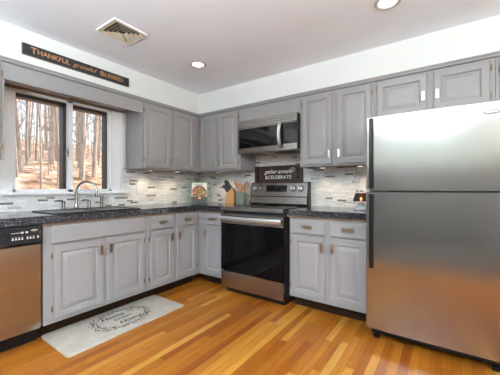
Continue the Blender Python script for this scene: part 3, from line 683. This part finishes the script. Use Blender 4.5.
ws = thing('wooden_tray_sign', (1.345, -.03, 1.184), 'dark wooden tray sign with white words leaning above the range backguard', 'sign')
TX0, TX1, TZ0, TZ1 = 1.022, 1.668, 1.1835, 1.382
MB(BACK).box(TX0+.012, TX1-.012, .012, .026, TZ0+.012, TZ1-.012).build('board', 'signw', ws)
MB(BACK).box(TX0, TX1, .010, .040, TZ0, TZ0+.0125).box(TX0, TX1, .010, .040, TZ1-.0125, TZ1).box(TX0, TX0+.0125, .010, .040, TZ0+.0125, TZ1-.0125).box(TX1-.0125, TX1, .010, .040, TZ0+.0125, TZ1-.0125).build('frame', 'signw', ws, .002)
for u0 in (TX0+.0125, TX1-.0925):
    st = MB(BACK).box(u0, u0+.075, .0262, .036, TZ0+.0125, TZ1-.0125).build('end_cleat', 'cleat', ws, .001)
    uc = u0+.04
    MB(BACK).tube([(uc, .036, 1.225), (uc, .055, 1.232), (uc, .064, 1.26), (uc, .064, 1.305), (uc, .055, 1.333), (uc, .036, 1.34)], .0085, 8).box(uc-.014, uc+.014, .0358, .040, 1.212, 1.238).box(uc-.014, uc+.014, .0358, .040, 1.327, 1.353).build('handle', 'black', st)
text('lettering', 'gather around', 'white', ws, .070, FR((1.345, -.0268, 1.312), (1, 0, 0), (0, 0, 1)), .0008, shear=.45, xs=.93, bold=.0008)
text('lettering', '&CELEBRATE', 'white', ws, .058, FR((1.345, -.0268, 1.243), (1, 0, 0), (0, 0, 1)), .0008, spacing=1.08, bold=.0008)
# flourish after the last letter
MB(BACK).tube([(1.50, .0275, 1.325), (1.535, .0275, 1.352), (1.565, .0275, 1.345), (1.57, .0275, 1.318), (1.54, .0275, 1.303)], .003, 6).build('flourish', 'white', ws)

# ------------------------------------------------------------------ floor mat with wreath
MX, MY_ = .744, -1.655; mt = thing('kitchen_mat', (MX, MY_, 0), 'beige cushioned mat with a printed wreath lying before the sink cabinet', 'mat')
out = []; rr = .025
for cx_, cy_, a0 in ((.975-rr, -1.157-rr, 0), (.513+rr, -1.157-rr, PI/2), (.513+rr, -2.155+rr, PI), (.975-rr, -2.155+rr, 1.5*PI)):
    for k in range(6): a = a0+PI/2*k/5; out.append((cx_+rr*math.cos(a), cy_+rr*math.sin(a)))
def ring(ins, z):
    return [(MX+(x-MX)*(1-ins/.24), MY_+(y-MY_)*(1-ins/.5), z) for x, y in out]
MB().loft([ring(0, .0005), ring(-.001, .006), ring(.001, .011), ring(.006, .014), ring(.008, .0142)]).build('pad', 'mat', mt, smooth=60)
zt = .0143
def mf(dx): return FR((MX+dx, MY_, zt), (0, 1, 0), (-1, 0, 0))
rw = random.Random(5); m = MB()
def leaf(c, a, L, w_):
    ca, sa = math.cos(a), math.sin(a); P = lambda s, t: (c[0]+ca*s-sa*t, c[1]+sa*s+ca*t, zt)
    vs = [P(-L/2, 0), P(-L*.1, w_/2), P(L/2, 0), P(-L*.1, -w_/2)]; vs += [(x, y, zt+.0007) for x, y, _ in vs]
    m.add(vs, [(0, 1, 2, 3), (7, 6, 5, 4), (0, 4, 5, 1), (1, 5, 6, 2), (2, 6, 7, 3), (3, 7, 4, 0)])
for k in range(190):
    t = 2*PI*k/190+rw.uniform(-.02, .02); rad = rw.choice([-.022, -.012, 0, .013, .024])+rw.uniform(-.006, .006)
    c = (MX-.005+(.165+rad)*math.cos(t), MY_+.01+(.222+rad*1.1)*math.sin(t)); leaf(c, t+PI/2+rw.uniform(-.9, .9), rw.uniform(.018, .034), rw.uniform(.007, .012))
m.build('wreath_print', 'ink', mt, smooth=0)
text('lettering', 'Home', 'ink', mt, .074, FR((MX-.075, MY_-.035, zt), (0, 1, 0), (-1, 0, 0)), .0006, shear=.35, xs=1.05, bold=.0012)
text('lettering', 'SWEET', 'ink', mt, .044, FR((MX+.0, MY_+.02, zt), (0, 1, 0), (-1, 0, 0)), .0006, xs=1.15, bold=.0006)
text('lettering', 'Home', 'ink', mt, .074, FR((MX+.075, MY_+.04, zt), (0, 1, 0), (-1, 0, 0)), .0006, shear=.35, xs=1.05, bold=.0012)
MB().tube([(MX-.075, MY_+.10, zt), (MX-.085, MY_+.135, zt), (MX-.07, MY_+.16, zt)], .003, 6).tube([(MX+.08, MY_+.15, zt), (MX+.075, MY_+.19, zt), (MX+.095, MY_+.215, zt)], .003, 6).build('flourish', 'ink', mt)

# ------------------------------------------------------------------ things on the counters
# cookbook, standing in the corner and facing the room
BT = Matrix.Translation((.325, -.325, .9178)) @ Matrix.Rotation(math.radians(40), 4, 'Z') @ Matrix.Rotation(math.radians(-8), 4, 'X')
ck_ = thing('cookbook', (.325, -.325, .9178), 'green cookbook with a food photo cover standing in the counter corner', 'book')
hw, hh = .115, .285
def bk(mb, name, mat, par=ck_, **kw): return mb.build(name, mat, par, xf=BT, **kw)
cv = bk(MB().box(-hw, hw, -.003, 0, 0, hh).box(-hw, hw, .024, .027, 0, hh).box(-hw, -hw+.003, 0, .024, 0, hh), 'cover', 'green')
bk(MB().box(-hw+.004, hw-.004, .0005, .0235, .004, hh-.004), 'pages', 'paper')
pic = bk(MB().box(-hw+.017, hw-.017, -.0042, -.003, .0, .268), 'cover_picture', 'paper', cv)
bk(MB().box(-hw+.017, hw-.017, -.0050, -.0042, .0, .085), 'table_print', 'slatbg', pic)
bk(MB().lathe([(.0, -.0062), (.094, -.0062), (.096, -.0052), (.094, -.0045), (0, -.0045)], (0, 0, .135), 32, 'y'), 'bowl_print', 'brownf', pic)
rf = random.Random(2)
for mt_, cnt in (('red', 20), ('cheese', 16), ('leafg', 14)):
    m = MB()
    for k in range(cnt):
        a = rf.uniform(0, 6.28); r = .082*math.sqrt(rf.random()); sz = rf.uniform(.007, .017)
        m.lathe([(sz, -.0063-rf.random()*.001), (sz*.9, -.0075-rf.random()*.001), (0, -.008-rf.random()*.001)], (r*math.cos(a), 0, .137+r*math.sin(a)), 8, 'y')
    bk(m, 'food_print', mt_, pic)
for z, w_ in ((.250, .07), (.238, .05)): bk(MB().box(-w_, w_*.8, -.0048, -.0042, z-.003, z+.003), 'title_print', 'fside', pic)

# knife block
KB = Matrix.Translation((.682, -.118, .9138)) @ Matrix.Rotation(math.radians(22), 4, 'Z') @ Matrix.Scale(1.1, 4)
kb = thing('knife_block', (.682, -.118, .9138), 'light wooden knife block left of the green utensil crock', 'knife block')
prof = [(-.045, 0), (.062, 0), (.062, .135), (.032, .185), (-.045, .105)]
mbk = MB().prism(prof, -.05, .05).build('block', 'maple', kb, .003, xf=KB)
MB().box(-.0462, -.0448, -.02, .02, .03, .05).build('stamp', 'spoonw', mbk, xf=KB)
def knife(u, d, L, w_, lab):
    ax = Vector((-.60, 0, .80)); t = (u+.045)/.077; b = Vector((u, d, .105+.08*t))
    k = thing('kitchen_knife', tuple(KB @ b), lab, 'knife', 'black-handled knives in the wooden block')
    s = Vector((0, 1, 0)); nn = ax.cross(s)
    m = MB(); L_ = []
    for i, (q, wd) in enumerate(((-.004, .8), (.004, .9), (.02, 1), (L*.5, .85), (L*.85, 1.05), (L, .8))):
        c = b+ax*q; L_.append([tuple(c+s*(.0105*wd)*a1+nn*w_*1.25*wd*a2) for a1, a2 in ((1, .6), (.6, 1), (-.6, 1), (-1, .6), (-1, -.6), (-.6, -1), (.6, -1), (1, -.6))])
    hd = m.loft(L_).build('handle', 'black', k, xf=KB, smooth=50)
    m = MB()
    for q in (.03, L*.5, L*.8): c = b+ax*q; m.tube([tuple(c-s*.0112), tuple(c+s*.0112)], .003, 8)
    m.build('rivet', 'chrome', hd, xf=KB)
for u, d, L, w_ in ((.018, -.033, .115, .014), (.018, -.005, .125, .014), (.018, .028, .12, .014), (-.016, -.030, .10, .012), (-.016, -.004, .105, .012), (-.016, .026, .10, .012)):
    knife(u, d, L, w_, 'black riveted knife handle slanting out of the light wooden block')

# green utensil crock with wooden tools
CX, CY, CZ = .872, -.135, .9138
cr = thing('utensil_crock', (CX, CY, CZ), 'sage green ceramic mug-shaped crock holding wooden spoons', 'crock')
MB().lathe([(.0, 0), (.056, 0), (.060, .004), (.061, .02), (.062, .135), (.064, .140), (.061, .143), (.057, .139), (.056, .02), (.05, .008), (0, .008)], (CX, CY, CZ), 40).build('pot', 'sage', cr)
hd_ = Vector((.83, .56, 0))
MB().tube([tuple(Vector((CX, CY, CZ+z))+hd_*d) for d, z in ((.058, .118), (.082, .122), (.098, .105), (.100, .075), (.088, .05), (.058, .038))], .0085, 10).build('handle', 'sage', cr)
def utensil(name, base, top, bowl_w, bowl_l, lab, cat, kind):
    base = Vector(base); top = Vector(top); ax = (top-base).normalized(); u = thing(name, tuple(base), lab, cat)
    L = (top-base).length; MB().tube([tuple(base), tuple(base+ax*(L-bowl_l)*.6), tuple(base+ax*(L-bowl_l+.006))], [.0075, .006, .0065], 8).build('handle', 'spoonw', u)
    side = ax.cross(Vector((.57, -.82, 0))).normalized(); nn = ax.cross(side); loops = []; st = base+ax*(L-bowl_l)
    for i in range(11):
        t = i/10; w_ = bowl_w/2*(math.sin(PI*min(.985, max(.05, .04+t*.94)))**.6 if kind == 'spoon' else (.35+.65*min(1, t*1.8))*(1 if t < .92 else .88)); th = .006; dish = .010*math.sin(PI*t) if kind == 'spoon' else 0
        c = st+ax*bowl_l*t
        loops.append([tuple(c+side*w_), tuple(c+side*w_*.6+nn*(dish*.5+th*.3)), tuple(c+nn*(dish+th*.3)), tuple(c-side*w_*.6+nn*(dish*.5+th*.3)), tuple(c-side*w_), tuple(c-side*w_*.6+nn*(dish*.9+th)), tuple(c+nn*(dish*1.5+th)), tuple(c+side*w_*.6+nn*(dish*.9+th))])
    h = MB().loft(loops).build('spoon_bowl' if kind == 'spoon' else 'blade', 'spoonw', u, smooth=60)
E_ = Vector((.82, .57, 0)); T_ = Vector((.57, -.82, 0))
def ut(a, t, z): q = Vector((CX, CY, CZ+z))+E_*a+T_*t; return tuple(q)
utensil('wooden_spatula', ut(.022, .0, .012), ut(-.074, .005, .285), .036, .095, 'wooden spatula at the left in the green crock', 'spatula', 'flat')
utensil('wooden_spoon', ut(.012, -.018, .012), ut(-.012, .034, .265), .056, .085, 'round-headed wooden spoon in the middle of the green crock', 'spoon', 'spoon')
utensil('wooden_spoon', ut(-.028, -.012, .012), ut(.088, -.018, .283), .058, .105, 'large wooden spoon leaning right in the green crock', 'spoon', 'spoon')
utensil('wooden_scoop', ut(-.03, .018, .012), ut(.062, .022, .188), .046, .06, 'short wooden scoop low at the right rim of the green crock', 'scoop', 'spoon')

# small lamp by the refrigerator
LX, LY, LZ = 2.352, -.25, .9138
lp = thing('table_lamp', (LX, LY, LZ), 'small white lamp with dark glass shade and glowing bulb beside the refrigerator', 'lamp')
MB().lathe([(0, 0), (.062, 0), (.066, .006), (.064, .018), (.045, .032), (.026, .044), (.022, .060), (.030, .068), (0, .068)], (LX, LY, LZ), 36).build('base', 'ceramic', lp)
rz = math.radians(12); RM = Matrix.Translation((LX, LY, LZ)) @ Matrix.Rotation(rz, 4, 'Z')
def sq(w, z): return [(-w, -w, z), (w, -w, z), (w, w, z), (-w, w, z)]
MB().loft([sq(.076, .066), sq(.078, .068), sq(.078, .076), sq(.074, .078)]).build('shade_tray', 'ceramic', lp, xf=RM)
m = MB(); n4 = [sq(.072, .078), sq(.048, .155)]; m.add(n4[0]+n4[1], [(0, 1, 5, 4), (1, 2, 6, 5), (2, 3, 7, 6), (3, 0, 4, 7)])
sh = m.build('lamp_shade', 'smoke', lp, xf=RM); sh['label'] = 'dark smoked glass shade'
m = MB()
for i in range(4): a = Vector(sq(.0735, .077)[i]); b = Vector(sq(.0495, .156)[i]); m.tube([tuple(a), tuple(b)], .0028, 6)
m.build('shade_edge', 'ceramic', sh, xf=RM)
MB().loft([sq(.049, .1555), sq(.052, .157), sq(.052, .162), sq(.047, .164)]).build('cap', 'ceramic', lp, xf=RM)
bu = MB().lathe([(.006, .078), (.006, .090), (.010, .097), (.011, .104), (.008, .111), (0, .116)], (LX, LY, LZ), 16).build('bulb', 'warm', lp)
l_ = light('POINT', 'lamp_glow', (0, 0, 0), .5, (1, .6, .25), shadow_soft_size=.016); l_.parent = lp; l_.location = (0, 0, .112)

# wall outlets
def outlet(mp, u, z, lab, name='wall_outlet', dd=.0085):
    o = thing(name, mp(u, dd, z-.058), lab, 'outlet')
    pl = MB(mp).box(u-.036, u+.036, dd, dd+.005, z-.058, z+.058).build('plate', 'plate', o, .002)
    for s in (-1, 1): MB(mp).prism([(u+.017*math.cos(t*PI/8), z+s*.022+.014*math.sin(t*PI/8)) for t in range(16)], dd+.004, dd+.0065).build('socket', 'lwhite', pl)
    m = MB(mp)
    for s in (-1, 1): m.box(u-.008, u-.006, dd+.006, dd+.007, z+s*.022-.004, z+s*.022+.006).box(u+.006, u+.008, dd+.006, dd+.007, z+s*.022-.004, z+s*.022+.006)
    m.build('slot', 'slot', pl)
    return o
outlet(LEFT, -1.0, 1.122, 'white wall outlet on the tiles right of the window')
outlet(BACK, 2.262, 1.165, 'white wall outlet on the tiles beside the refrigerator, above the lamp')
pw = tag(MB(BACK).box(2.235, 2.289, .016, .048, 1.17, 1.27).build('plug_adapter', 'grey', None, .006), 'pale plug adapter in the outlet above the small lamp', 'plug')
cd_ = tag(MB(BACK).tube([(2.27, .035, 1.262), (2.262, .04, 1.285), (2.25, .03, 1.31), (2.262, .04, 1.325)], .0032, 6).build('cord', 'cordg'), 'thin cord rising from the plug adapter to the cabinet underside', 'cord')
tag(MB(BACK).tube([(2.275, .04, 1.168), (2.285, .03, 1.10), (2.282, .05, 1.0), (2.262, .09, .925), (2.262, .15, .9175), (2.275, .19, .9172)], .003, 6).build('cord', 'lwhite'), 'thin white cord dropping from the plug adapter to the lamp', 'cord')

# ------------------------------------------------------------------ lamps
def puck(x, y, lab):
    o = thing('puck_light', (x, y, 1.318), lab, 'light', 'puck lights under the wall cabinets')
    MB().lathe([(.0, .0215), (.036, .0215), (.036, .002), (.030, 0), (.030, .004), (0, .004)], (x, y, 1.318), 28).build('housing', 'nickel', o)
    MB().lathe([(0, -.001), (.020, -.0005), (.0295, .003), (0, .0035)], (x, y, 1.318), 24).build('lens', 'puck', o)
    l = light('SPOT', 'puck_beam', (0, 0, -.004), PUCK_W, (1, .78, .52), spot_size=2.5, spot_blend=.7, shadow_soft_size=.025); l.parent = o; l.location = (0, 0, -.006)
puck(.17, -.95, 'round puck light under the left half of the wall cabinet beside the window')
puck(.19, -.58, 'round puck light under the wall cabinet nearest the room corner')
puck(.56, -.21, 'round puck light under the wall cabinet above the cookbook and knife block')
puck(1.965, -.20, 'round puck light under the wall cabinet just right of the microwave')
puck(2.33, -.20, 'round puck light under the wall cabinet above the small lamp')
def downlight(x, y, lab):
    o = thing('recessed_light', (x, y, H), lab, 'light')
    MB().lathe([(.082, -.001), (.080, -.006), (.064, -.008), (.058, -.001), (.058, .0), (.082, 0)], (x, y, H), 40).build('trim_ring', 'ringm', o)
    MB().lathe([(0, -.003), (.045, -.0028), (.0575, -.001), (0, -.0005)], (x, y, H), 36).build('lens', 'bulb', o)
    l = light('SPOT', 'ceiling_beam', (0, 0, 0), DOWN_W, (1, .93, .82), spot_size=2.6, spot_blend=.6, shadow_soft_size=.06); l.parent = o; l.location = (0, 0, -.02)
downlight(.978, -.986, 'lit round recessed ceiling light near the room corner')
downlight(2.682, -.935, 'lit round recessed ceiling light cut by the top edge of the photo')
downlight(1.2, -3.6, 'added fill ceiling light behind the camera, window side'); downlight(3.4, -3.6, 'added fill ceiling light behind the camera, refrigerator side')  # two unseen lamps added for fill, continuing the ceiling grid

# ceiling vent
vx, vy = .915, -1.745; VW, VL = .128, .131
vt = thing('ceiling_vent', (vx, vy, H), 'square beige louvred vent with white rim in the ceiling', 'vent')
MB().box(vx-VW, vx+VW, vy-VL, vy-VL+.026, H-.010, H-.0005).box(vx-VW, vx+VW, vy+VL-.026, vy+VL, H-.010, H-.0005).box(vx-VW, vx-VW+.026, vy-VL+.026, vy+VL-.026, H-.010, H-.0005).box(vx+VW-.026, vx+VW, vy-VL+.026, vy+VL-.026, H-.010, H-.0005).build('frame', 'beige', vt, .002)
m = MB()
for a in ((vx-VW-.004, vx+VW+.004, vy-VL-.004, vy-VL), (vx-VW-.004, vx+VW+.004, vy+VL, vy+VL+.004), (vx-VW-.004, vx-VW, vy-VL, vy+VL), (vx+VW, vx+VW+.004, vy-VL, vy+VL)): m.box(*a, H-.012, H-.0005)
m.build('rim', 'lwhite', vt)
MB().box(vx-VW+.026, vx+VW-.026, vy-VL+.026, vy+VL-.026, H-.002, H-.0005).build('duct_opening', 'ventdark', vt)
def slat(p, q, tilt):
    p = Vector(p); q = Vector(q); t = Vector(tilt); up = Vector((0, 0, -.012)); th = Vector((0, 0, .0015))
    return [tuple(a) for a in (p, q, q+t+up, p+t+up)], [tuple(a+th) for a in (p, q, q+t+up, p+t+up)]
for i in range(4):
    k = .098-.024*i
    for sx, sy in ((1, 0), (-1, 0), (0, 1), (0, -1)):
        if sx: p, q, t = (vx+sx*k, vy-k, H-.0025), (vx+sx*k, vy+k, H-.0025), (sx*.015, 0, 0)
        else: p, q, t = (vx-k, vy+sy*k, H-.0025), (vx+k, vy+sy*k, H-.0025), (0, sy*.015, 0)
        a, b = slat(p, q, t); MB().loft([a, b]).build('louvre', 'beige', vt)
